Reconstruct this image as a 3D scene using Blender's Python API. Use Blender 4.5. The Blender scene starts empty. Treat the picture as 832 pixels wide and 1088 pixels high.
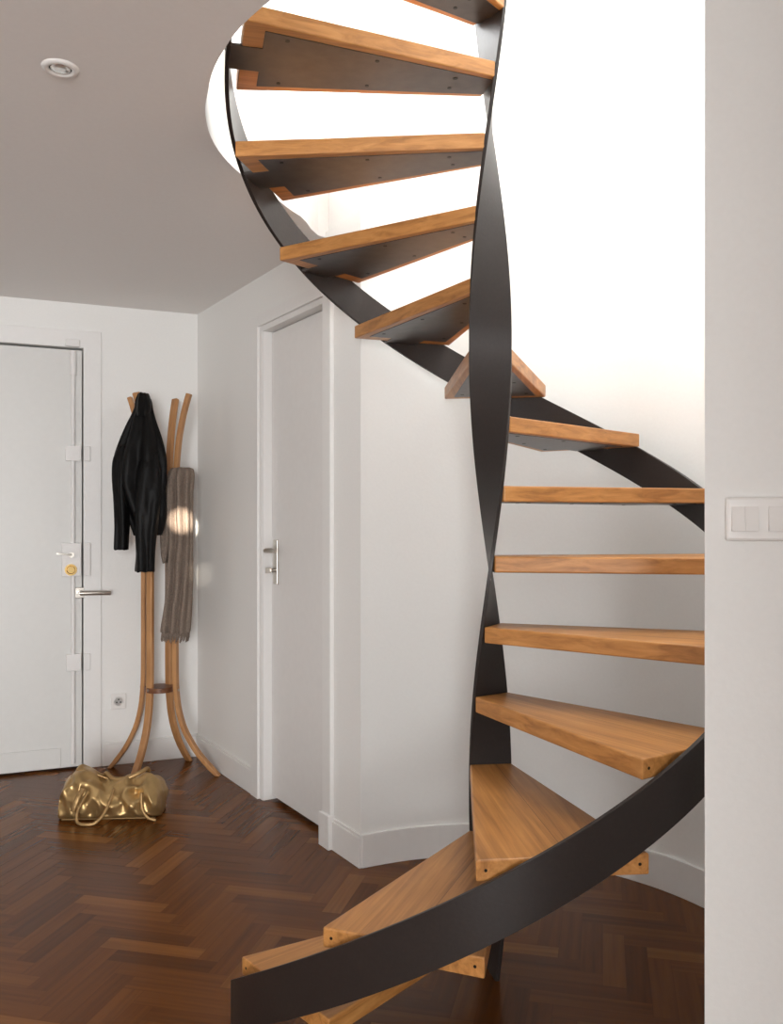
import bpy, bmesh, math, random
from math import sin, cos, pi, radians, degrees, atan2, sqrt, hypot
from mathutils import Vector, Matrix, noise

random.seed(7)
S = bpy.context.scene
COL = S.collection

# ------------------------------------------------------------------ materials
def new_mat(name):
    m = bpy.data.materials.new(name)
    m.use_nodes = True
    nt = m.node_tree
    return m, nt, nt.nodes['Principled BSDF']

def N(nt, typ, **kw):
    n = nt.nodes.new(typ)
    for k, v in kw.items():
        setattr(n, k, v)
    return n

def ramp(nt, stops):
    r = N(nt, 'ShaderNodeValToRGB')
    el = r.color_ramp.elements
    while len(el) < len(stops):
        el.new(0.5)
    for e, (p, c) in zip(el, stops):
        e.position = p
        e.color = (*c, 1)
    return r

def plain(name, col, rough=0.5, metal=0.0, bump=0.0, scale=60.0, var=0.0, spec=0.5):
    m, nt, b = new_mat(name)
    b.inputs['Roughness'].default_value = rough
    b.inputs['Metallic'].default_value = metal
    b.inputs['Specular IOR Level'].default_value = spec
    tc = N(nt, 'ShaderNodeTexCoord')
    nz = N(nt, 'ShaderNodeTexNoise')
    nz.inputs['Scale'].default_value = scale
    nz.inputs['Detail'].default_value = 5
    nt.links.new(tc.outputs['Object'], nz.inputs['Vector'])
    lo = tuple(c * (1 - var) for c in col)
    hi = tuple(min(1, c * (1 + var)) for c in col)
    r = ramp(nt, [(0.3, lo), (0.7, hi)])
    nt.links.new(nz.outputs['Fac'], r.inputs['Fac'])
    nt.links.new(r.outputs['Color'], b.inputs['Base Color'])
    if bump:
        bp = N(nt, 'ShaderNodeBump')
        bp.inputs['Strength'].default_value = bump
        bp.inputs['Distance'].default_value = 0.01
        nt.links.new(nz.outputs['Fac'], bp.inputs['Height'])
        nt.links.new(bp.outputs['Normal'], b.inputs['Normal'])
    return m

def wood(name, dark, mid, light, rough=0.4, stretch=(1.7, 48, 48), seed=0.0, boards=0.0):
    m, nt, b = new_mat(name)
    tc = N(nt, 'ShaderNodeTexCoord')
    oi = N(nt, 'ShaderNodeObjectInfo')
    mp = N(nt, 'ShaderNodeMapping')
    mp.inputs['Scale'].default_value = stretch
    mul = N(nt, 'ShaderNodeMath', operation='MULTIPLY')
    mul.inputs[1].default_value = 37.0
    nt.links.new(oi.outputs['Random'], mul.inputs[0])
    cb = N(nt, 'ShaderNodeCombineXYZ')
    for i in range(3):
        nt.links.new(mul.outputs[0], cb.inputs[i])
    nt.links.new(cb.outputs[0], mp.inputs['Location'])
    nt.links.new(tc.outputs['Object'], mp.inputs['Vector'])
    n1 = N(nt, 'ShaderNodeTexNoise')
    n1.inputs['Scale'].default_value = 1.0
    n1.inputs['Detail'].default_value = 8
    n1.inputs['Roughness'].default_value = 0.62
    n1.inputs['Distortion'].default_value = 0.6
    nt.links.new(mp.outputs[0], n1.inputs['Vector'])
    r = ramp(nt, [(0.28, dark), (0.5, mid), (0.72, light)])
    nt.links.new(n1.outputs['Fac'], r.inputs['Fac'])
    n2 = N(nt, 'ShaderNodeTexNoise')
    n2.inputs['Scale'].default_value = 5.0
    n2.inputs['Detail'].default_value = 3
    nt.links.new(tc.outputs['Object'], n2.inputs['Vector'])
    hs = N(nt, 'ShaderNodeHueSaturation')
    mr = N(nt, 'ShaderNodeMapRange')
    mr.inputs['To Min'].default_value = 0.82
    mr.inputs['To Max'].default_value = 1.18
    nt.links.new(n2.outputs['Fac'], mr.inputs['Value'])
    nt.links.new(mr.outputs[0], hs.inputs['Value'])
    nt.links.new(r.outputs['Color'], hs.inputs['Color'])
    out = hs.outputs['Color']
    if boards:
        # glued boards: darker joint line every `boards` metres across the grain
        sp = N(nt, 'ShaderNodeSeparateXYZ')
        nt.links.new(tc.outputs['Object'], sp.inputs[0])
        ad = N(nt, 'ShaderNodeMath', operation='ADD')
        ad.inputs[1].default_value = 20.0 - 0.012
        nt.links.new(sp.outputs['Y'], ad.inputs[0])
        md = N(nt, 'ShaderNodeMath', operation='MODULO')
        md.inputs[1].default_value = boards
        nt.links.new(ad.outputs[0], md.inputs[0])
        lt = N(nt, 'ShaderNodeMath', operation='LESS_THAN')
        lt.inputs[1].default_value = 0.0016
        nt.links.new(md.outputs[0], lt.inputs[0])
        mx = N(nt, 'ShaderNodeMix', data_type='RGBA')
        nt.links.new(lt.outputs[0], mx.inputs['Factor'])
        nt.links.new(out, mx.inputs['A'])
        mx.inputs['B'].default_value = (*[c * 0.55 for c in dark], 1)
        out = mx.outputs['Result']
    nt.links.new(out, b.inputs['Base Color'])
    b.inputs['Roughness'].default_value = rough
    bp = N(nt, 'ShaderNodeBump')
    bp.inputs['Strength'].default_value = 0.12
    bp.inputs['Distance'].default_value = 0.004
    nt.links.new(n1.outputs['Fac'], bp.inputs['Height'])
    nt.links.new(bp.outputs['Normal'], b.inputs['Normal'])
    return m

def parquet():
    m, nt, b = new_mat('parquet')
    at = N(nt, 'ShaderNodeAttribute', attribute_name='tint')
    uv = N(nt, 'ShaderNodeUVMap', uv_map='grain')
    mp = N(nt, 'ShaderNodeMapping')
    mp.inputs['Scale'].default_value = (2.2, 48, 1)
    nt.links.new(uv.outputs[0], mp.inputs['Vector'])
    n1 = N(nt, 'ShaderNodeTexNoise')
    n1.inputs['Scale'].default_value = 1.0
    n1.inputs['Detail'].default_value = 4
    nt.links.new(mp.outputs[0], n1.inputs['Vector'])
    r = ramp(nt, [(0.0, (0.086, 0.0255, 0.0032)), (0.4, (0.120, 0.0370, 0.0054)),
                  (0.75, (0.152, 0.050, 0.0085)), (1.0, (0.215, 0.078, 0.016))])
    nt.links.new(at.outputs['Fac'], r.inputs['Fac'])
    mr = N(nt, 'ShaderNodeMapRange')
    mr.inputs['To Min'].default_value = 0.55
    mr.inputs['To Max'].default_value = 1.45
    nt.links.new(n1.outputs['Fac'], mr.inputs['Value'])
    hs = N(nt, 'ShaderNodeHueSaturation')
    nt.links.new(mr.outputs[0], hs.inputs['Value'])
    nt.links.new(r.outputs['Color'], hs.inputs['Color'])
    nt.links.new(hs.outputs['Color'], b.inputs['Base Color'])
    b.inputs['Roughness'].default_value = 0.27
    b.inputs['Specular IOR Level'].default_value = 0.2
    tc = N(nt, 'ShaderNodeTexCoord')
    n3 = N(nt, 'ShaderNodeTexNoise')
    n3.inputs['Scale'].default_value = 4.0
    nt.links.new(tc.outputs['Object'], n3.inputs['Vector'])
    mr2 = N(nt, 'ShaderNodeMapRange')
    mr2.inputs['To Min'].default_value = 0.23
    mr2.inputs['To Max'].default_value = 0.30
    nt.links.new(n3.outputs['Fac'], mr2.inputs['Value'])
    return m

M = {}
M['wall'] = plain('wall_paint', (0.835, 0.83, 0.81), 0.6, bump=0.04, scale=90, var=0.01)
M['ceil'] = plain('ceiling_paint', (0.84, 0.815, 0.795), 0.8, var=0.01)
M['trim'] = plain('satin_white_paint', (0.82, 0.81, 0.795), 0.38, bump=0.02, scale=40, var=0.01)
M['door'] = plain('door_paint', (0.79, 0.775, 0.76), 0.42, bump=0.02, scale=30, var=0.012)
M['entry'] = plain('entry_door_paint', (0.69, 0.685, 0.665), 0.42, bump=0.02, scale=30, var=0.012)
M['oak'] = wood('oiled_oak', (0.29, 0.116, 0.028), (0.49, 0.215, 0.058), (0.62, 0.30, 0.095), 0.42, boards=20.0)
M['bent'] = wood('bent_beech', (0.36, 0.16, 0.055), (0.46, 0.225, 0.085), (0.53, 0.28, 0.115), 0.4, stretch=(30, 30, 3))
M['darkwood'] = wood('dark_walnut', (0.10, 0.035, 0.015), (0.15, 0.055, 0.022), (0.2, 0.08, 0.03), 0.4)
M['steel'] = plain('dark_bronze_steel', (0.0235, 0.0170, 0.0148), 0.42, 0.0, bump=0.03, scale=120, var=0.1, spec=0.36)
M['plate'] = plain('raw_steel_plate', (0.05, 0.041, 0.038), 0.36, 0.15, bump=0.04, scale=25, var=0.25, spec=0.6)
M['bolt'] = plain('black_bolt', (0.012, 0.011, 0.01), 0.4, 0.6)
M['nickel'] = plain('satin_nickel', (0.55, 0.51, 0.46), 0.3, 1.0)
M['chrome'] = plain('chrome', (0.75, 0.74, 0.72), 0.14, 1.0)
M['brass'] = plain('polished_brass', (0.85, 0.6, 0.25), 0.2, 1.0)
M['plastic'] = plain('white_plastic', (0.82, 0.80, 0.775), 0.3, var=0.005)
M['dark'] = plain('dark_hole', (0.01, 0.01, 0.01), 0.8)
M['leather'] = plain('black_leather', (0.0035, 0.0031, 0.003), 0.5, 0.0, bump=0.3, scale=38, var=0.3, spec=0.16)
M['knit'] = plain('taupe_wool', (0.24, 0.188, 0.152), 0.95, 0.0, bump=0.6, scale=140, var=0.18, spec=0.1)
M['gold'] = plain('gold_leather', (0.47, 0.31, 0.135), 0.36, 0.75, bump=0.6, scale=16, var=0.15)
M['goldstrap'] = plain('gold_strap_leather', (0.36, 0.225, 0.095), 0.42, 0.6, bump=0.1, scale=60, var=0.12)
M['glass'], _nt, _b = new_mat('lamp_glass')
_b.inputs['Base Color'].default_value = (0.9, 0.9, 0.88, 1)
_b.inputs['Roughness'].default_value = 0.1
_b.inputs['Metallic'].default_value = 0.7
M['floor'] = parquet()

# ------------------------------------------------------------------ helpers
def tag(o, label=None, cat=None, group=None, kind=None):
    if label: o['label'] = label
    if cat: o['category'] = cat
    if group: o['group'] = group
    if kind: o['kind'] = kind
    return o

def link(name, bm, mat, parent=None, loc=(0, 0, 0), rz=0.0, smooth=False, bevel=0.0, sub=0, kind=None, solid=0.0, auto=None):
    bmesh.ops.recalc_face_normals(bm, faces=bm.faces)
    me = bpy.data.meshes.new(name)
    bm.to_mesh(me)
    bm.free()
    if smooth:
        me.polygons.foreach_set('use_smooth', [True] * len(me.polygons))
    if auto is not None:
        me.polygons.foreach_set('use_smooth', [True] * len(me.polygons))
        me.set_sharp_from_angle(angle=radians(auto))
    me.materials.append(mat)
    o = bpy.data.objects.new(name, me)
    COL.objects.link(o)
    o.location = loc
    o.rotation_euler = (0, 0, rz)
    if parent: o.parent = parent
    if solid:
        md = o.modifiers.new('solid', 'SOLIDIFY'); md.thickness = solid; md.offset = 0
    if bevel:
        md = o.modifiers.new('bevel', 'BEVEL'); md.width = bevel; md.segments = 2; md.limit_method = 'ANGLE'
        md.angle_limit = radians(40)
    if sub:
        md = o.modifiers.new('sub', 'SUBSURF'); md.levels = sub; md.render_levels = sub
    if kind: o['kind'] = kind
    return o

def empty(name, loc=(0, 0, 0), rz=0.0):
    o = bpy.data.objects.new(name, None)
    COL.objects.link(o)
    o.location = loc
    o.rotation_euler = (0, 0, rz)
    o.empty_display_size = 0.1
    return o

def box(bm, x0, x1, y0, y1, z0, z1):
    v = [bm.verts.new((x, y, z)) for z in (z0, z1) for x, y in ((x0, y0), (x1, y0), (x1, y1), (x0, y1))]
    for f in ((0, 3, 2, 1), (4, 5, 6, 7), (0, 1, 5, 4), (1, 2, 6, 5), (2, 3, 7, 6), (3, 0, 4, 7)):
        bm.faces.new([v[i] for i in f])
    return bm

def boxes(*bs):
    bm = bmesh.new()
    for b in bs:
        box(bm, *b)
    return bm

def prism(bm, pts, z0, z1):
    lo = [bm.verts.new((x, y, z0)) for x, y in pts]
    hi = [bm.verts.new((x, y, z1)) for x, y in pts]
    n = len(pts)
    bm.faces.new(lo[::-1]); bm.faces.new(hi)
    for i in range(n):
        j = (i + 1) % n
        bm.faces.new((lo[i], lo[j], hi[j], hi[i]))
    return bm

def strip_prism(bm, inner, outer, z0, z1):
    """closed wall between two matching polylines"""
    rows = [[bm.verts.new((p[0], p[1], z)) for p in pl] for pl in (inner, outer) for z in (z0, z1)]
    a0, a1, b0, b1 = rows
    n = len(inner)
    for i in range(n - 1):
        bm.faces.new((a0[i], a0[i+1], a1[i+1], a1[i]))
        bm.faces.new((b0[i+1], b0[i], b1[i], b1[i+1]))
        bm.faces.new((a1[i], a1[i+1], b1[i+1], b1[i]))
        bm.faces.new((a0[i+1], a0[i], b0[i], b0[i+1]))
    bm.faces.new((a0[0], a1[0], b1[0], b0[0]))
    bm.faces.new((a1[-1], a0[-1], b0[-1], b1[-1]))
    return bm

def cyl(bm, p, axis, r, h, seg=20, r2=None):
    """cylinder from p along axis"""
    a = Vector(axis).normalized()
    q = a.to_track_quat('Z', 'Y').to_matrix()
    p = Vector(p)
    r2 = r if r2 is None else r2
    A = [bm.verts.new(p + q @ Vector((r*cos(2*pi*i/seg), r*sin(2*pi*i/seg), 0))) for i in range(seg)]
    B = [bm.verts.new(p + q @ Vector((r2*cos(2*pi*i/seg), r2*sin(2*pi*i/seg), h))) for i in range(seg)]
    bm.faces.new(A[::-1]); bm.faces.new(B)
    for i in range(seg):
        j = (i+1) % seg
        bm.faces.new((A[i], A[j], B[j], B[i]))
    return bm

def lathe(bm, prof, seg=32, cap=False):
    rings = [[bm.verts.new((r*cos(2*pi*i/seg), r*sin(2*pi*i/seg), z)) for i in range(seg)] for r, z in prof]
    for a, b in zip(rings, rings[1:]):
        for i in range(seg):
            j = (i+1) % seg
            bm.faces.new((a[i], a[j], b[j], b[i]))
    if cap:
        bm.faces.new(rings[0][::-1]); bm.faces.new(rings[-1])
    return bm

def loft(bm, rings, cap0=True, cap1=True, closed=True):
    R = [[bm.verts.new(p) for p in ring] for ring in rings]
    n = len(R[0])
    for a, b in zip(R, R[1:]):
        for i in range(n if closed else n - 1):
            j = (i+1) % n
            bm.faces.new((a[i], a[j], b[j], b[i]))
    if cap0: bm.faces.new(R[0][::-1])
    if cap1: bm.faces.new(R[-1])
    return bm

def sweep(bm, path, w, h, up=Vector((0, 0, 1)), seg=4):
    """rectangular (seg=4) or oval section swept along a path; w sideways, h along the normal"""
    path = [Vector(p) for p in path]
    rings = []
    for i, p in enumerate(path):
        t = (path[min(i+1, len(path)-1)] - path[max(i-1, 0)]).normalized()
        side = t.cross(up)
        if side.length < 1e-4: side = Vector((1, 0, 0))
        side.normalize()
        nrm = side.cross(t).normalized()
        if seg == 4:
            off = [(-w, -h), (w, -h), (w, h), (-w, h)]
        else:
            off = [(w*cos(2*pi*k/seg), h*sin(2*pi*k/seg)) for k in range(seg)]
        rings.append([p + side*a + nrm*b for a, b in off])
    return loft(bm, rings)

def interp(tab, x):
    if x <= tab[0][0]: return tab[0][1]
    for (x0, y0), (x1, y1) in zip(tab, tab[1:]):
        if x <= x1:
            t = (x - x0) / (x1 - x0)
            return y0 + (y1 - y0) * t
    return tab[-1][1]

def sinterp(tab, x):
    """smooth (catmull-rom like) interpolation of a table of tuples"""
    n = len(tab)
    if x <= tab[0][0]: return tab[0][1:]
    if x >= tab[-1][0]: return tab[-1][1:]
    for i in range(n-1):
        if tab[i][0] <= x <= tab[i+1][0]:
            t = (x - tab[i][0]) / (tab[i+1][0] - tab[i][0])
            p0, p1, p2, p3 = tab[max(i-1, 0)], tab[i], tab[i+1], tab[min(i+2, n-1)]
            return tuple(0.5*((2*b) + (-a+c)*t + (2*a-5*b+4*c-d)*t*t + (-a+3*b-3*c+d)*t**3)
                         for a, b, c, d in zip(p0[1:], p1[1:], p2[1:], p3[1:]))

# ------------------------------------------------------------------ camera
cam_d = bpy.data.cameras.new('camera')
cam = bpy.data.objects.new('camera', cam_d)
COL.objects.link(cam)
cam.location = (0, 0, 1.3)
cam.rotation_euler = (pi/2, 0, 0)
cam_d.sensor_fit = 'HORIZONTAL'
cam_d.sensor_width = 36
cam_d.lens = 36 * 935 / 832
cam_d.shift_y = 10 / 832
cam_d.clip_start = 0.05
S.camera = cam

# ------------------------------------------------------------------ plan of the place
ZC = 2.448                      # ceiling
ZU = 2.80                       # upper floor level
AX, AY = 0.2859, 2.5471         # stair axis
A = Vector((-1.0755, 4.8815))   # far left corner of the hall
C = Vector((-0.1150, 3.3075))   # corner where the curved stairwell wall starts
U = (C - A).normalized()        # along the side wall, towards the viewer
V = Vector((0.91843, 0.39558))  # along the back wall, to the right
RS = atan2(U.y, U.x)            # frames: local x along the wall, local -y into the room
RB = atan2(V.y, V.x)
LS = (C - A).length
UN = Vector((-U.y, U.x))        # into the side wall
WR = 0.88                       # radius of the stairwell wall

def polar(r, deg):
    return (AX + r*cos(radians(deg)), AY + r*sin(radians(deg)))

# ---- floor: herringbone boards in one mesh
def build_floor():
    bm = bmesh.new()
    tint = bm.faces.layers.float.new('tint')
    uvl = bm.loops.layers.uv.new('grain')
    W, L = 0.065, 0.325
    ang = radians(90 - 13.5)
    ux, uy = cos(ang), sin(ang)
    vx, vy = -sin(ang), cos(ang)
    g = 0.0004
    def plank(a0, a1, b0, b1, along):
        cx, cy = (a0+a1)/2, (b0+b1)/2
        X, Y = cx*ux + cy*vx, cx*uy + cy*vy
        if not (-3.6 < X < 2.9 and -2.7 < Y < 5.4): return
        vs = []
        for a, b in ((a0+g, b0+g), (a1-g, b0+g), (a1-g, b1-g), (a0+g, b1-g)):
            vs.append(bm.verts.new((a*ux + b*vx, a*uy + b*vy, 0)))
        f = bm.faces.new(vs)
        f[tint] = min(1, max(0, random.betavariate(2.2, 2.6) if random.random() > 0.035 else random.uniform(.85, 1)))
        ou, ov = random.uniform(0, 40), random.uniform(0, 40)
        for l, (a, b) in zip(f.loops, ((a0, b0), (a1, b0), (a1, b1), (a0, b1))):
            l[uvl].uv = (a + ou, b + ov) if along == 0 else (b + ou, a + ov)
    for j in range(-190, 191):
        for k in range(-26, 27):
            ox, oy = j*W + k*L, j*W - k*L
            plank(ox, ox+L, oy, oy+W, 0)
            plank(ox+L, ox+L+W, oy+W-L, oy+W, 1)
    # dark bed under the joints, sides closed
    n0 = len(bm.faces)
    box(bm, -3.8, 3.1, -4.8, 5.6, -0.12, -0.0015)
    bm.faces.ensure_lookup_table()
    for f in bm.faces[n0:]:
        f[tint] = 0.0
    me = bpy.data.meshes.new('floor')
    bm.normal_update()
    bm.to_mesh(me); bm.free()
    me.materials.append(M['floor'])
    o = bpy.data.objects.new('floor', me); COL.objects.link(o)
    o['kind'] = 'structure'
build_floor()

# ---- back wall with the entry door recess   (local x = -s, s measured left from corner A)
bm = boxes((-0.600, 0.20, 0.0, 0.25, 0, ZC + .02),
           (-2.9, -1.562, 0.0, 0.25, 0, ZC + .02),
           (-1.562, -0.600, 0.0, 0.25, 2.212, ZC + .02),
           (-1.562, -0.600, 0.075, 0.25, 0, 2.212))
link('wall_back', bm, M['wall'], loc=(A.x, A.y, 0), rz=RB, kind='structure')

# ---- side wall with the inner door recess
D0, D1, DZ = 0.915, 1.558, 2.185
bm = boxes((-0.02, D0, 0, 0.13, 0, ZC + .02), (D1, LS - 0.004, 0, 0.13, 0, ZC + .02),
           (D0, D1, 0, 0.13, DZ, ZC + .02), (D0, D1, 0.09, 0.13, 0, DZ))
link('wall_side', bm, M['wall'], loc=(A.x, A.y, 0), rz=RS, kind='structure')

# ---- curved stairwell wall, from corner C round behind the stair; goes on up to the floor above
def wrad(a):
    t = min(1, max(0, (ang1 - a)/30))
    return hypot(C.x-AX, C.y-AY) + (WR - hypot(C.x-AX, C.y-AY))*(t*t*(3 - 2*t))
ang0, ang1 = -62, degrees(atan2(C.y - AY, C.x - AX))
P0 = C - U*0.32
arc = [ang1 + (ang0 - ang1)*i/72 for i in range(73)]
inner = [tuple(C - U*0.32 + UN*0.02), tuple(C)] + [polar(wrad(a), a) for a in arc][1:]
outer = [tuple(C - U*0.32 + UN*0.12), tuple(C + UN*0.05 + Vector((cos(radians(ang1)), sin(radians(ang1))))*0.07)] + [polar(WR + 0.1, a) for a in arc][1:]
bm = strip_prism(bmesh.new(), inner, outer, 0, 5.3)
link('wall_stairwell', bm, M['wall'], kind='structure', auto=30)

# ---- wall in the right foreground
E = Vector((0.568, 1.60))
d = Vector((cos(radians(-11)), sin(radians(-11))))
bm = prism(bmesh.new(), [tuple(E), tuple(E + d*2.6), tuple(E + d*2.6 + Vector((0, .5))), (0.80, 1.80), (0.66, 1.72)], 0, ZC + .02)
link('wall_right', bm, M['wall'], kind='structure', bevel=0.004)
# remaining walls of the hall, behind and beside the viewer, plus one added light blocker
link('wall_left', boxes((-3.1, -2.95, -4.7, 5.2, 0, ZC + .02)), M['wall'], kind='structure')
link('wall_east', boxes((2.55, 2.7, -4.7, 1.7, 0, ZC + .02)), M['wall'], kind='structure')
WX0, WX1, WZ0, WZ1 = -0.75, 1.45, 0.15, 2.35
link('wall_front', boxes((-3.1, WX0, -4.7, -4.52, 0, ZC + .02), (WX1, 2.7, -4.7, -4.52, 0, ZC + .02),
                         (WX0, WX1, -4.7, -4.52, 0, WZ0), (WX0, WX1, -4.7, -4.52, WZ1, ZC + .02)), M['wall'], kind='structure')
link('wall_added_blocker', boxes((0.28, 2.6, -1.45, -1.35, 0, ZC + .02)), M['wall'], kind='structure')  # added unseen wall, keeps direct window light off the right foreground wall
wn = link('window_1', boxes((WX0, WX0+.06, -4.66, -4.6, WZ0, WZ1), (WX1-.06, WX1, -4.66, -4.6, WZ0, WZ1),
                       (WX0, WX1, -4.66, -4.6, WZ0, WZ0+.06), (WX0, WX1, -4.66, -4.6, WZ1-.06, WZ1),
                       (.32, .38, -4.66, -4.6, WZ0, WZ1)), M['trim'], kind='structure')

# ---- ceiling slab with the stair opening
hole_tab = [(117.5, 1.16), (121, 1.14), (128, 1.0), (140, .905), (150, .872), (165, .845), (180, .82), (194, .80), (210, .803), (227, .82),
            (245, .85), (270, .88), (300, .92)]
hole = []
for i in range(62):
    a = 117.5 + (300 - 117.5)*i/61
    hole.append(polar(interp(hole_tab, a), a))
for i in range(50):
    a = 300 + (degrees(atan2(C.y-AY, C.x-AX)) - 0.5 + 360 - 300)*i/49
    hole.append(polar(0.925, a))
q = C - U*0.16 + UN*0.05
hole.append(tuple(q))
bm = bmesh.new()
rect = [(-3.2, -4.8), (2.9, -4.8), (2.9, 5.6), (-3.2, 5.6)]
for z in (ZC, ZU):
    ov = [bm.verts.new((x, y, z)) for x, y in rect]
    hv = [bm.verts.new((x, y, z)) for x, y in hole]
    ed = [bm.edges.new((ov[i], ov[(i+1) % 4])) for i in range(4)]
    ed += [bm.edges.new((hv[i], hv[(i+1) % len(hv)])) for i in range(len(hv))]
    bmesh.ops.triangle_fill(bm, use_beauty=True, edges=ed)
    if z == ZC: lo = (ov, hv)
for A_, B_ in ((lo[0], ov), (lo[1], hv)):
    n = len(A_)
    for i in range(n):
        j = (i+1) % n
        bm.faces.new((A_[i], A_[j], B_[j], B_[i]))
link('ceiling', bm, M['ceil'], kind='structure')

# ---- storey above: bright white room with a rooflight over the well
ZT = 5.3
link('wall_upper_left', boxes((-2.3, -2.2, -1.6, 2.0, ZU, ZT), (-2.3, -2.2, 4.3, 5.4, ZU, ZT), (-2.3, -2.2, 2.0, 4.3, ZU, 3.2), (-2.3, -2.2, 2.0, 4.3, 5.0, ZT)), M['wall'], kind='structure')
link('wall_upper_right', boxes((2.2, 2.3, -1.6, 5.4, ZU, ZT)), M['wall'], kind='structure')
link('wall_upper_back', boxes((-2.3, 2.3, 5.3, 5.4, ZU, ZT)), M['wall'], kind='structure')
link('wall_upper_front', boxes((-2.3, 2.3, -1.6, -1.5, ZU, ZT)), M['wall'], kind='structure')
SX0, SX1, SY0, SY1 = -1.2, 1.4, 2.3, 4.4
link('ceiling_upper', boxes((-2.3, SX0, -1.6, 5.4, ZT, ZT+.15), (SX1, 2.3, -1.6, 5.4, ZT, ZT+.15),
                            (SX0, SX1, -1.6, SY0, ZT, ZT+.15), (SX0, SX1, SY1, 5.4, ZT, ZT+.15)), M['wall'], kind='structure')
link('window_2', boxes((SX0, SX0+.06, SY0, SY1, ZT+.04, ZT+.12), (SX1-.06, SX1, SY0, SY1, ZT+.04, ZT+.12),
                       (SX0, SX1, SY0, SY0+.06, ZT+.04, ZT+.12), (SX0, SX1, SY1-.06, SY1, ZT+.04, ZT+.12)), M['trim'], kind='structure')

link('window_3', boxes((-2.28, -2.22, 2.0, 2.06, 3.2, 5.0), (-2.28, -2.22, 4.24, 4.3, 3.2, 5.0), (-2.28, -2.22, 2.0, 4.3, 3.2, 3.26),
                       (-2.28, -2.22, 2.0, 4.3, 4.94, 5.0), (-2.28, -2.22, 3.12, 3.18, 3.2, 5.0)), M['trim'], kind='structure')

# ---- baseboards
BH = 0.125
def bboard(name, x0, x1, loc, rz):
    bm = boxes((x0, x1, -0.013, 0.0, 0, BH - .012), (x0, x1, -0.009, 0.0, BH - .012, BH))
    link(name, bm, M['trim'], loc=loc, rz=rz, kind='structure', bevel=0.002)
bboard('baseboard_back', -0.508, -0.0, (A.x, A.y, 0), RB)
bboard('baseboard_side', 0.0, 0.84, (A.x, A.y, 0), RS)
bboard('baseboard_corner', 1.626, LS + .010, (A.x, A.y, 0), RS)
r0 = hypot(C.x-AX, C.y-AY)
arc2 = [ang1 + (ang0 - ang1)*i/60 for i in range(61)]
bm = strip_prism(bmesh.new(), [polar(wrad(a) - .0135, a) for a in arc2], [polar(wrad(a) + .002, a) for a in arc2], 0, BH)
link('baseboard_stairwell', bm, M['trim'], kind='structure', bevel=0.002)

# ---- entry door (door_1) at far left, flush in the back wall
tr = link('trim_1', boxes((-0.600, -0.510, -0.014, 0.0, 0, 2.303), (-1.652, -1.562, -0.014, 0, 0, 2.303),
                          (-1.652, -0.510, -0.0139, 0.0, 2.212, 2.3031)), M['trim'], loc=(A.x, A.y, 0), rz=RB, kind='structure', bevel=0.003)
dr = link('door_1', boxes((-1.555, -0.607, -0.004, 0.045, 0.012, 2.200)), M['entry'], loc=(A.x, A.y, 0), rz=RB, kind='structure', bevel=0.002)
link('kick_board', boxes((-1.54, -0.712, -0.012, -0.004, 0.014, 0.118)), M['entry'], parent=dr, bevel=0.003)
# three-point lock painted white: case, two bolt rods, keeper boxes
link('lock_case', boxes((-0.708, -0.612, -0.032, -0.004, 1.013, 1.187)), M['door'], parent=dr, bevel=0.003)
bm = bmesh.new()
cyl(bm, (-0.652, -0.014, 1.187), (0, 0, 1), 0.011, 0.88)
cyl(bm, (-0.652, -0.014, 2.067), (0, 0, 1), 0.017, 0.125)
link('lock_rod', bm, M['door'], parent=dr, auto=40)
link('lock_rod', cyl(bmesh.new(), (-0.652, -0.014, 0.03), (0, 0, 1), 0.011, 0.983), M['door'], parent=dr, auto=40)
link('bolt_box', boxes((-0.690, -0.612, -0.027, -0.004, 1.617, 1.696)), M['door'], parent=dr, bevel=0.003)
link('bolt_box', boxes((-0.686, -0.612, -0.027, -0.004, 0.517, 0.606)), M['door'], parent=dr, bevel=0.003)
bm = bmesh.new()
cyl(bm, (-0.660, -0.032, 1.126), (0, -1, 0), 0.014, 0.016)
sweep(bm, [(-0.660, -0.045, 1.126), (-0.70, -0.048, 1.130), (-0.735, -0.048, 1.134)], 0.005, 0.006, up=Vector((0, -1, 0)))
o = link('lock_lever', bm, M['nickel'], parent=dr, auto=40); o['label'] = 'small nickel turning lever'
bm = bmesh.new()
cyl(bm, (-0.664, -0.032, 1.048), (0, -1, 0), 0.030, 0.010, 28)
cyl(bm, (-0.664, -0.042, 1.048), (0, -1, 0), 0.022, 0.012, 28, 0.018)
o = link('lock_cylinder', bm, M['brass'], parent=dr, auto=40); o['label'] = 'round brass lock cylinder'
bm = boxes((-0.645, -0.592, -0.014, -0.004, 0.897, 0.953))
hd = link('door_handle', bm, M['nickel'], parent=dr, bevel=0.003); hd['label'] = 'nickel handle rose'
bm = bmesh.new()
cyl(bm, (-0.618, -0.014, 0.925), (0, -1, 0), 0.013, 0.04)
sweep(bm, [(-0.622, -0.055, 0.925), (-0.57, -0.058, 0.925), (-0.51, -0.058, 0.924), (-0.468, -0.052, 0.922)], 0.012, 0.010, up=Vector((0, -1, 0)), seg=12)
link('lever', bm, M['nickel'], parent=hd, auto=50)
# keeper boxes on the frame side
link('bolt_keeper', boxes((-0.600, -0.566, -0.026, -0.014, 1.617, 1.696)), M['door'], parent=tr, bevel=0.003)
link('bolt_keeper', boxes((-0.600, -0.566, -0.026, -0.014, 0.517, 0.606)), M['door'], parent=tr, bevel=0.003)
link('bolt_keeper', boxes((-0.600, -0.566, -0.030, -0.014, 1.013, 1.187)), M['door'], parent=tr, bevel=0.003)
link('bolt_keeper', boxes((-0.690, -0.620, -0.032, -0.014, 2.214, 2.252)), M['door'], parent=tr, bevel=0.003)

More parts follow.
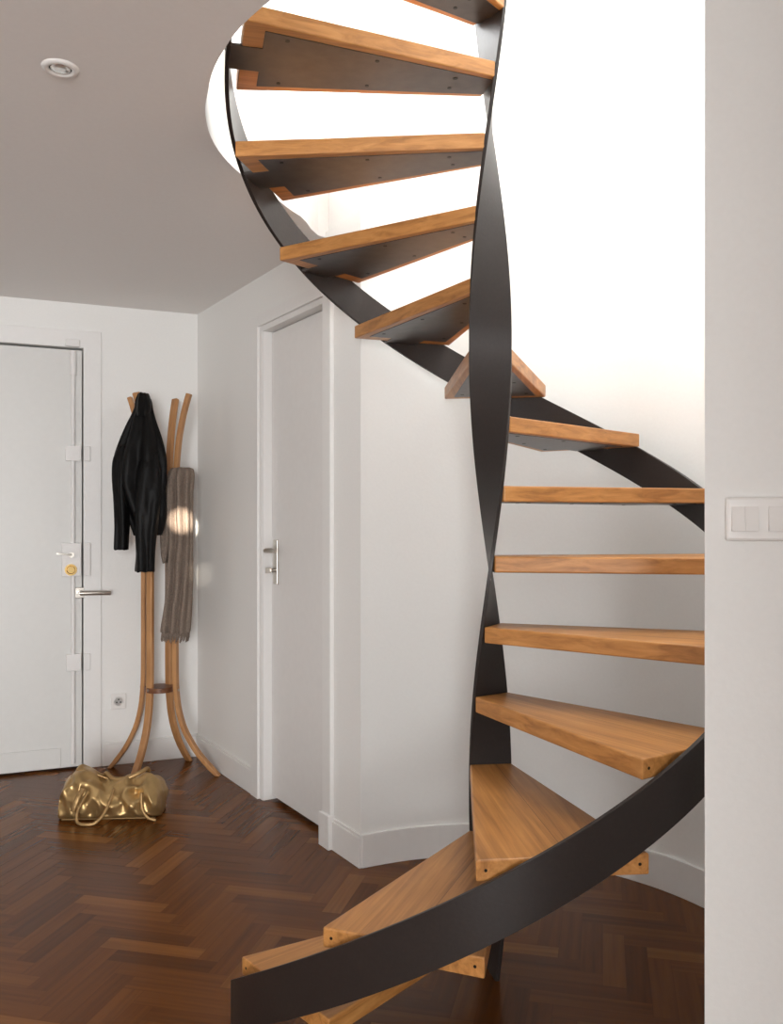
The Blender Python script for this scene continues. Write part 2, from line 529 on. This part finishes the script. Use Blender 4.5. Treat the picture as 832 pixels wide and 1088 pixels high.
# ---- inner door (door_2) in the side wall
tr2 = link('trim_2', boxes((0.800, 0.885, -0.016, 0.0, 0, 2.262), (0.885, D0, -0.004, 0, 0, 2.215), (1.558, 1.626, -0.018, 0.0, 0, 2.262),
                           (0.885, 1.558, -0.0159, 0.0, 2.21, 2.262), (D0, 1.558, -0.0039, 0, 2.185, 2.21)),
           M['trim'], loc=(A.x, A.y, 0), rz=RS, kind='structure', bevel=0.003)
link('plinth_block', boxes((1.548, 1.634, -0.030, 0.0, 0, 0.135)), M['trim'], parent=tr2, bevel=0.003)
link('jamb', boxes((D0, D0 + .004, 0.0, 0.085, 0, DZ)), M['trim'], parent=tr2)
dr2 = link('door_2', boxes((D0 + .007, D1 - .004, 0.042, 0.082, 0.02, DZ - .005)), M['door'], loc=(A.x, A.y, 0), rz=RS, kind='structure', bevel=0.002)
hp = link('handle_plate', boxes((0.955, 0.998, 0.033, 0.042, 1.01, 1.215)), M['nickel'], parent=dr2, bevel=0.003)
hp['label'] = 'long nickel handle plate'
bm = bmesh.new()
cyl(bm, (0.977, 0.033, 1.165), (0, -1, 0), 0.010, 0.046)
sweep(bm, [(0.972, -0.015, 1.165), (1.0, -0.018, 1.168), (1.05, -0.018, 1.17), (1.085, -0.012, 1.167)], 0.010, 0.008, up=Vector((0, -1, 0)), seg=12)
link('lever', bm, M['nickel'], parent=hp, auto=50)
bm = cyl(bmesh.new(), (0.977, 0.033, 1.075), (0, -1, 0), 0.009, 0.022)
box(bm, 0.975, 0.979, -0.014, 0.012, 1.062, 1.088)
link('key', bm, M['nickel'], parent=hp)

# ---- wall outlet beside the entry door
ol = link('wall_outlet', boxes((-0.462, -0.382, -0.010, 0.0, 0.295, 0.379)), M['plastic'], loc=(A.x, A.y, 0), rz=RB, bevel=0.004)
tag(ol, 'white square wall socket low on the back wall, left of the coat stand', 'socket')
bm = bmesh.new()
for dx, dz in ((-.010, -.004), (.010, -.004), (0, .010)):
    cyl(bm, (-0.422 + dx, -0.0102, 0.337 + dz), (0, -1, 0), 0.0042, 0.001, 10)
link('socket_holes', bm, M['dark'], parent=ol)
link('socket_face', cyl(bmesh.new(), (-0.422, -0.0085, 0.337), (0, -1, 0), 0.024, 0.0015, 28), M['plastic'], parent=ol)

# ---- light switch on the right foreground wall
sw = empty('light_switch', (E.x + d.x*0.036, E.y + d.y*0.036, 1.3), radians(-11))
tag(sw, 'white double light switch plate on the right foreground wall', 'light switch')
link('wall_plate', boxes((0, 0.158, -0.012, 0.0, -0.035, 0.044)), M['plastic'], parent=sw, bevel=0.005)
def rocker(x0, x1, split):
    bm = bmesh.new()
    parts = [(x0, (x0+x1)/2 - .0001), ((x0+x1)/2 + .0001, x1)] if split else [(x0, x1)]
    for a, b in parts:
        pr = [(-0.011, 0.0265), (-0.0135, 0.0265), (-0.0215, -0.0175), (-0.011, -0.0175)]
        L_ = [bm.verts.new((a, y, z)) for y, z in pr]
        R_ = [bm.verts.new((b, y, z)) for y, z in pr]
        bm.faces.new(L_); bm.faces.new(R_[::-1])
        for i in range(4):
            j = (i+1) % 4
            bm.faces.new((L_[i], R_[i], R_[j], L_[j]))
    return bm
for x0, x1, sp in ((0.0095, 0.0545, True), (0.0715, 0.1165, False)):
    link('rocker', rocker(x0, x1, sp), M['plastic'], parent=sw, bevel=0.0004)

# ---- recessed spotlight in the ceiling
SPX, SPY = -0.838, 2.227
sp = empty('recessed_spotlight', (SPX, SPY, ZC))
tag(sp, 'small round recessed spotlight in the ceiling, switched off', 'ceiling light')
link('trim_ring', lathe(bmesh.new(), [(0.046, 0.0), (0.044, -0.004), (0.036, -0.007), (0.029, -0.006), (0.028, -0.002), (0.028, 0.0)], 40), M['plastic'], parent=sp, smooth=True)
link('dark_recess', lathe(bmesh.new(), [(0.028, -0.0012), (0.0, -0.0012)], 40), M['dark'], parent=sp)
link('bulb', lathe(bmesh.new(), [(0.0245, -0.0015), (0.024, -0.004), (0.019, -0.0062), (0.012, -0.0072), (0.0005, -0.0076)], 32), M['glass'], parent=sp, smooth=True)

# ------------------------------------------------------------------ spiral staircase
RISE, DPH, PH3 = 0.2001, 27.735, -84.13
RS_, HB, ZO = 0.7561, 0.1297, -0.0122
stair = empty('spiral_staircase', (AX, AY, 0))
tag(stair, 'spiral staircase with oak treads and dark twisted steel stringers beside the curved white wall', 'staircase')
def phi(k): return PH3 + DPH*(k - 3)
# outer stringer: flat bar bent to a helix
bm = bmesh.new()
a_start, a_end = -157.6, phi(14.2)
rings = []
n = 220
for i in range(n + 1):
    a = a_start + (a_end - a_start)*i/n
    zc = RISE*(3 + (a - PH3)/DPH) + ZO
    z0, z1 = max(0.002, zc - HB/2), zc + HB/2
    ca, sa = cos(radians(a)), sin(radians(a))
    ri, ro = RS_ - 0.012, RS_
    rings.append([(ri*ca, ri*sa, z0), (ro*ca, ro*sa, z0), (ro*ca, ro*sa, z1), (ri*ca, ri*sa, z1)])
loft(bm, rings)
o = link('outer_stringer', bm, M['steel'], parent=stair, auto=30, bevel=0.0012)
# inner stringer: flat bar twisted about the axis, its face square to the treads
bm = bmesh.new()
rings = []
n = 300
ztop = 3.15
for i in range(n + 1):
    z = ztop*i/n
    a = radians(phi(z/RISE))
    er, et = (cos(a), sin(a)), (-sin(a), cos(a))
    w, t = 0.0615, 0.0055
    rings.append([(er[0]*p + et[0]*q_, er[1]*p + et[1]*q_, z) for p, q_ in ((-t, -w), (t, -w), (t, w), (-t, w))])
loft(bm, rings)
link('inner_stringer', bm, M['steel'], parent=stair, auto=35, bevel=0.001)
# treads
R2, AA, TH = 0.715, 0.186, 0.045
AI, RI = 0.061, 0.0065
def tread_bm():
    return prism(bmesh.new(), [(RI, -AI), (R2, -AA), (R2, AA), (RI, AI)], -TH, 0)
def plate_bm():
    bm = bmesh.new()
    x0, x1 = RI, R2 - 0.055
    ya = lambda x: AI + (AA - AI)*(x - RI)/(R2 - RI) - 0.030
    tb = 0.062
    xe = RS_ - 0.0125
    pts = [(x0, -ya(x0) - .012), (x1, -ya(x1)), (x1, -tb), (xe, -tb), (xe, tb), (x1, tb), (x1, ya(x1)), (x0, ya(x0) + .012)]
    return prism(bm, pts, -TH - 0.0015, -TH + 0.006)
def bolt_bm(x, y):
    return cyl(bmesh.new(), (x, y, -TH - 0.001), (0, 0, -1), 0.0062, 0.0016, 12)
def plug_bm(y):
    return cyl(bmesh.new(), (R2 - .001, y, -0.022), (1, 0, 0), 0.0036, 0.0014, 12)
protos = None
for k in range(1, 15):
    if protos is None:
        t = link('tread', tread_bm(), M['oak'], parent=stair, bevel=0.004)
        ch = [link('steel_plate', plate_bm(), M['plate'], parent=t, bevel=0.001)]
        ch[0]['label'] = 'dark steel support plate under the tread'
        for x in (0.115, 0.35, 0.60):
            yy = AI + (AA - AI)*(x - RI)/(R2 - RI) - 0.052
            for s in (-1, 1):
                ch.append(link('bolt', bolt_bm(x, s*yy), M['bolt'], parent=t, auto=40))
        for s in (-1, 1):
            ch.append(link('end_plug', plug_bm(s*0.165), M['bolt'], parent=t))
        protos = (t, ch)
    else:
        t = protos[0].copy(); COL.objects.link(t); t.parent = stair
        for c in protos[1]:
            c2 = c.copy(); COL.objects.link(c2); c2.parent = t
    t.location = (0, 0, RISE*k)
    t.rotation_euler = (0, 0, radians(phi(k)))

# ------------------------------------------------------------------ coat stand
CX, CY = -1.19, 4.595
rack = empty('coat_stand', (CX, CY, 0))
tag(rack, 'bent pale wood coat stand with four curved poles standing against the back wall', 'coat stand')
# share of the outward bend at each height, below and above the straight middle
low = [(0.0, 1.0), (0.044, .785), (0.118, .50), (0.216, .24), (0.31, .095), (0.42, .022), (0.52, .003), (0.62, 0.0)]
high = [(1.35, 0.0), (1.5, .033), (1.62, .122), (1.74, .30), (1.84, .555), (1.91, .80), (1.955, 1.0)]
poles = [((-.295, .050), (-.114, .040), (-.193, .055)), ((-.110, -.178), (-.056, -.052), (-.107, -.130)),
         ((.092, .185), (.014, .050), (.033, .120)), ((.304, -.095), (.074, -.050), (.152, -.080))]
for i, (ft, md_, tp) in enumerate(poles):
    ft, md_, tp = Vector((*ft, 0)), Vector((*md_, 0)), Vector((*tp, 0))
    e = (ft - md_).normalized()
    side = Vector((-e.y, e.x, 0))
    nz_ = 56
    path = []
    for j in range(nz_ + 1):
        z = 1.955*j/nz_
        p = md_.copy()
        if z < 0.62: p += (ft - md_)*sinterp(low, z)[0]
        if z > 1.35: p += (tp - md_)*sinterp(high, z)[0]
        path.append(p + Vector((0, 0, z)))
    rings = []
    for j, p in enumerate(path):
        t_ = (path[min(j+1, nz_)] - path[max(j-1, 0)]).normalized()
        if j == 0: t_ = Vector((0, 0, 1))
        s_ = (side - t_*side.dot(t_)).normalized()
        nr = s_.cross(t_).normalized()
        w_, h_ = 0.018, 0.0115
        rings.append([p + s_*a*w_ + nr*b*h_ for a, b in ((-1, -1), (1, -1), (1, 1), (-1, 1))])
    link('pole', loft(bmesh.new(), rings), M['bent'], parent=rack, bevel=0.004, auto=35)
    link('bolt', cyl(bmesh.new(), md_ + e*0.010 + Vector((0, 0, 0.43)), e, 0.007, 0.009, 14), M['nickel'], parent=rack)
link('round_shelf', cyl(bmesh.new(), (-.020, -.003, 0.415), (0, 0, 1), 0.078, 0.026, 36), M['darkwood'], parent=rack, bevel=0.003, auto=40)
link('round_shelf', cyl(bmesh.new(), (-.020, -.003, 1.40), (0, 0, 1), 0.074, 0.024, 36), M['darkwood'], parent=rack, bevel=0.003, auto=40)

# ------------------------------------------------------------------ black jacket on the stand
PX = 4.45 / 935                  # metres per unit used for the garment outlines
def garment(rows, y0, seg, folds, amp, depth, zsteps, seed, top_close=True):
    """rows: (z, left x, right x, y centre); a draped hollow tube with vertical folds"""
    rings = []
    zt, zb = rows[0][0], rows[-1][0]
    tab = [(-r[0],) + r[1:] for r in rows]
    for i in range(zsteps + 1):
        z = zt + (zb - zt)*i/zsteps
        l, r, yc, dp = sinterp(tab, -z)
        cx, hw = (l + r)/2, (r - l)/2
        ring = []
        for k in range(seg):
            a = 2*pi*k/seg
            fo = 0.7*amp*noise.noise((cos(a)*3.1 + 2*seed, sin(a)*3.1, z*6.5 + a)) + amp*sin(folds*a + 1.3*noise.noise((z*2.2 + seed, 0, 0))*3 + seed)
            fo += amp*0.9*noise.noise((cos(a)*1.8 + seed, sin(a)*1.8, z*3.2))
            fo *= min(1, i/(zsteps*0.08) + 0.25)
            x = cx + hw*cos(a)*(1 + fo*0.45)
            y = yc + dp*sin(a)*(1 + fo*2.0)
            zz = z + (0.010*noise.noise((a*1.5 + seed, z*2, 1.0)) if i < zsteps else 0.006*noise.noise((cos(a)*3 + seed, sin(a)*3, 1.0)))
            ring.append((x, y, zz))
        rings.append(ring)
    return loft(bmesh.new(), rings, cap0=top_close, cap1=False)

def gx(px, yy): return (px - 416)/935*yy
def gz(py, yy): return 1.3 - (py - 554)/935*yy
JY = 4.435
def rowsfrom(pts, yc):
    return [(gz(py, yc), gx(l, yc), gx(r, yc), y_, d_) for py, l, r, y_, d_ in pts]
jk = empty('jacket', (0, 0, 0))
tag(jk, 'black leather jacket hanging from the top of the coat stand', 'jacket')
JO = (gx(151, JY), JY, gz(607, JY))
jk.location = JO
def rel(bm, o=JO):
    for v in bm.verts: v.co -= Vector(o)
    return bm
body = rowsfrom([(418.5, 147.5, 154.5, 4.47, .030), (424, 145, 159, 4.462, .042), (434, 142.5, 161, 4.455, .052), (450, 136, 165.5, 4.445, .062),
                 (468, 129, 171.5, 4.44, .072), (486, 123.5, 176, 4.435, .080), (505, 123.0, 176.5, 4.435, .082),
                 (520, 126, 175.5, 4.435, .080), (535, 130, 176.0, 4.435, .074), (548, 136.0, 175.5, 4.435, .068), (560, 140.5, 173.0, 4.435, .060), (569, 143, 170.0, 4.435, .052)], JY)
link('body', rel(garment(body, JY, 48, 7, 0.13, .07, 60, 2.1)), M['leather'], parent=jk, smooth=True, solid=0.004, sub=1)
sl = rowsfrom([(474, 127.0, 137, 4.42, .030), (490, 122.6, 140, 4.405, .040), (510, 122.2, 140, 4.40, .044), (530, 123.4, 140, 4.40, .043),
               (548, 124.3, 139.8, 4.40, .040), (562, 124.6, 139.0, 4.40, .036), (574, 124.2, 138.4, 4.40, .034), (584, 124.0, 138.0, 4.40, .033)], JY)
link('sleeve', rel(garment(sl, JY, 32, 4, 0.10, .04, 40, 5.3)), M['leather'], parent=jk, smooth=True, solid=0.004, sub=1)
sl = rowsfrom([(480, 152, 170, 4.395, .030), (500, 148.5, 173, 4.38, .042), (525, 147.0, 174, 4.375, .046), (550, 147.3, 172.0, 4.375, .046),
               (575, 148.0, 169.0, 4.375, .043), (592, 148.0, 168.0, 4.375, .040), (607, 147.2, 167.6, 4.375, .038)], JY)
link('sleeve', rel(garment(sl, JY, 36, 4, 0.10, .04, 44, 8.8)), M['leather'], parent=jk, smooth=True, solid=0.004, sub=1)
# collar gathered round the peg and the zip line down the front
sl = rowsfrom([(417.5, 146.6, 156.6, 4.455, .040), (426, 144.6, 159.6, 4.445, .052), (436, 144.6, 160.6, 4.437, .058), (443, 146.5, 159.0, 4.43, .058)], JY)
link('collar', rel(garment(sl, JY, 32, 5, 0.10, .04, 16, 3.7)), M['leather'], parent=jk, smooth=True, solid=0.005, sub=1)
# ------------------------------------------------------------------ scarf
SY = 4.55
sc = empty('scarf', (gx(190, SY), SY, gz(680, SY)))
tag(sc, 'long taupe knitted scarf hanging down the right poles of the coat stand', 'scarf')
SO = tuple(sc.location)
rows = rowsfrom([(497, 183, 203.0, 4.575, .055), (500, 180, 204.5, 4.57, .072), (508, 178.5, 204.8, 4.565, .085), (522, 178, 203.6, 4.56, .085), (545, 177, 203.0, 4.56, .08),
                 (575, 177.5, 203.6, 4.56, .075), (605, 177.0, 203.4, 4.56, .072), (635, 176.0, 202.6, 4.56, .070), (655, 174.0, 201.8, 4.56, .070), (672, 172.0, 200.8, 4.56, .070)], SY)
link('long_end', rel(garment(rows, SY, 56, 9, 0.16, .07, 70, 1.7, top_close=True), SO), M['knit'], parent=sc, smooth=True, solid=0.006, sub=1)
rows = rowsfrom([(505, 176.5, 187, 4.515, .028), (525, 174.5, 187, 4.505, .03), (550, 174.0, 186, 4.50, .03), (575, 173.8, 184, 4.50, .028), (590, 174.5, 181, 4.50, .024), (598, 176, 179.5, 4.50, .018)], SY)
link('short_end', rel(garment(rows, SY, 28, 3, 0.15, .03, 36, 4.4), SO), M['knit'], parent=sc, smooth=True, solid=0.005, sub=1)
bm = bmesh.new()
for i in range(64):
    a = 2*pi*i/64
    x0 = gx(186.4, SY) + (gx(200.8, SY) - gx(172, SY))/2*cos(a)*0.97
    y0_ = 4.56 + .068*sin(a)
    z0 = gz(671, SY)
    dx = random.uniform(-.006, .004)
    cyl(bm, (x0 - SO[0], y0_ - SO[1], z0 - SO[2]), (dx - .004, random.uniform(-.004, .004), -0.045), 0.0042, random.uniform(.034, .056), 6, 0.0022)
fr = link('fringe', bm, M['knit'], parent=sc, smooth=True)
tag(fr, kind='stuff')

# ------------------------------------------------------------------ gold handbag on the floor
bag = empty('handbag', (-1.237, 3.93, 0), radians(4))
bag.scale = (0.925, 0.95, 0.94)
tag(bag, 'slouchy gold leather handbag on the parquet in front of the coat stand', 'bag')
def bag_body():
    tab = [(-.245, .075, .105), (-.232, .105, .135), (-.20, .118, .185), (-.165, .122, .208), (-.12, .124, .196), (-.06, .122, .172), (0, .120, .152), (.05, .118, .150),
           (.10, .118, .162), (.15, .116, .172), (.19, .110, .165), (.22, .098, .140), (.238, .07, .095)]
    rings = []
    n, sg = 90, 64
    for i in range(n+1):
        x = -.245 + .483*i/n
        hd_, h = sinterp(tab, x)
        ring = []
        for k in range(sg):
            a = 2*pi*k/sg
            c, s = cos(a), sin(a)
            ex = 0.62
            py = hd_*math.copysign(abs(c)**ex, c)
            pz = math.copysign(abs(s)**(0.85 if s > 0 else 0.3), s)
            z = h*0.40 + pz*h*(0.60 if s > 0 else 0.40)
            if s > 0: py *= 1 - 0.42*max(0, s)**1.4
            amp = 0.034*min(1, z/0.05)
            w = noise.noise((x*9, py*11, z*13)) + 0.75*noise.noise((x*21 + 3 + z*9, py*15, z*15 - x*6))
            w = 1 - 2*abs(w)
            cr = sin(x*46 + z*38 + 3*noise.noise((x*5, z*7, 2)))
            d_ = amp*(w*0.55 + cr*0.30)
            ring.append((x + amp*0.5*noise.noise((z*14, py*9, x*8)), py + d_*c, max(0.003, z + d_*max(0, s)*0.9)))
        rings.append(ring)
    return loft(bmesh.new(), rings)
link('body', bag_body(), M['gold'], parent=bag, smooth=True, sub=1)
def strap(name, pts, w, h, up, mat='goldstrap'):
    tab = [(i,) + p for i, p in enumerate(pts)]
    m_ = (len(pts) - 1)*7
    path = [sinterp(tab, (len(pts)-1)*i/m_) for i in range(m_ + 1)]
    return link(name, sweep(bmesh.new(), path, w, h, up=Vector(up), seg=10), M[mat], parent=bag, smooth=True)
# front strap falling to the floor, rear strap across the top
strap('handle', [(-.085, -.075, .150), (-.105, -.110, .120), (-.130, -.150, .060), (-.128, -.170, .018), (-.095, -.182, .008), (-.045, -.176, .012), (-.008, -.150, .050), (.012, -.118, .105), (.018, -.085, .140)], .0075, .005, (0, -1, .3))
strap('handle', [(-.055, .030, .165), (-.040, .010, .185), (0, -.015, .165), (.06, -.02, .168), (.12, -.005, .188), (.150, .02, .200), (.155, .045, .180)], .010, .006, (0, -1, .3))
strap('side_tab', [(.150, -.108, .125), (.158, -.128, .06), (.185, -.140, .02), (.225, -.142, .006)], .007, .004, (0, -1, .2))
strap('side_tab', [(-.118, -.105, .150), (-.135, -.132, .115), (-.150, -.140, .075), (-.155, -.138, .055)], .013, .005, (0, -1, .2))
strap('piping', [(-.235, .0, .125), (-.17, -.01, .206), (-.09, -.005, .186), (0, 0, .153), (.09, 0, .160), (.17, 0, .170), (.225, 0, .125)], .0045, .0045, (0, -1, 0))
bm = boxes((-.222, .212, -.098, .092, 0.0, 0.006))
link('base_panel', bm, M['goldstrap'], parent=bag, bevel=0.003)

# ------------------------------------------------------------------ light
def area(name, loc, rot, sx, sy, power, col=(1, 1, 1)):
    l = bpy.data.lights.new(name, 'AREA')
    l.shape = 'RECTANGLE'; l.size = sx; l.size_y = sy; l.energy = power; l.color = col
    o = bpy.data.objects.new(name, l); COL.objects.link(o)
    o.location = loc; o.rotation_euler = rot
    return o
# daylight through the window behind the viewer, and through the rooflight over the well
area('window_daylight', ((WX0+WX1)/2, -4.58, (WZ0+WZ1)/2), (radians(90), 0, 0), WX1-WX0-.1, WZ1-WZ0-.1, 375, (0.97, 0.99, 1.0))
area('rooflight_daylight', ((SX0+SX1)/2, (SY0+SY1)/2, ZT + .1), (0, 0, 0), SX1-SX0-.1, SY1-SY0-.1, 185, (0.97, 0.99, 1.0))
area('upper_window_daylight', (-2.16, 3.15, 4.1), (radians(90), 0, radians(-90)), 2.2, 1.7, 225, (0.97, 0.99, 1.0))
# thin shaft of low sun through the window, catching the scarf
def shaft(name, tgt, src, width, power):
    l = bpy.data.lights.new(name, 'SPOT')
    dv = Vector(tgt) - Vector(src)
    l.spot_size = 2*math.atan(width/2/dv.length); l.spot_blend = 1.0; l.energy = power; l.shadow_soft_size = 0.004
    l.color = (1, 0.9, 0.76)
    o = bpy.data.objects.new(name, l); COL.objects.link(o)
    o.location = src
    o.rotation_euler = dv.to_track_quat('-Z', 'Y').to_euler()
shaft('sun_shaft', (gx(193, 4.48), 4.48, gz(553, 4.48)), (0.6, -4.4, 2.2), 0.04, 22000)
shaft('sun_shaft', (gx(216, 4.80), 4.80, gz(611, 4.80)), (0.5, -4.4, 2.2), 0.04, 1500)

w = bpy.data.worlds.new('world'); S.world = w
w.use_nodes = True
w.node_tree.nodes['Background'].inputs[0].default_value = (0.85, 0.9, 1, 1)
w.node_tree.nodes['Background'].inputs[1].default_value = 0.6

S.cycles.use_denoising = True
S.cycles.max_bounces = 10
S.cycles.diffuse_bounces = 6
S.cycles.sample_clamp_indirect = 6
S.view_settings.view_transform = 'Standard'
S.view_settings.look = 'None'
S.view_settings.gamma = 1
S.view_settings.use_curve_mapping = False
S.view_settings.exposure = 0.0
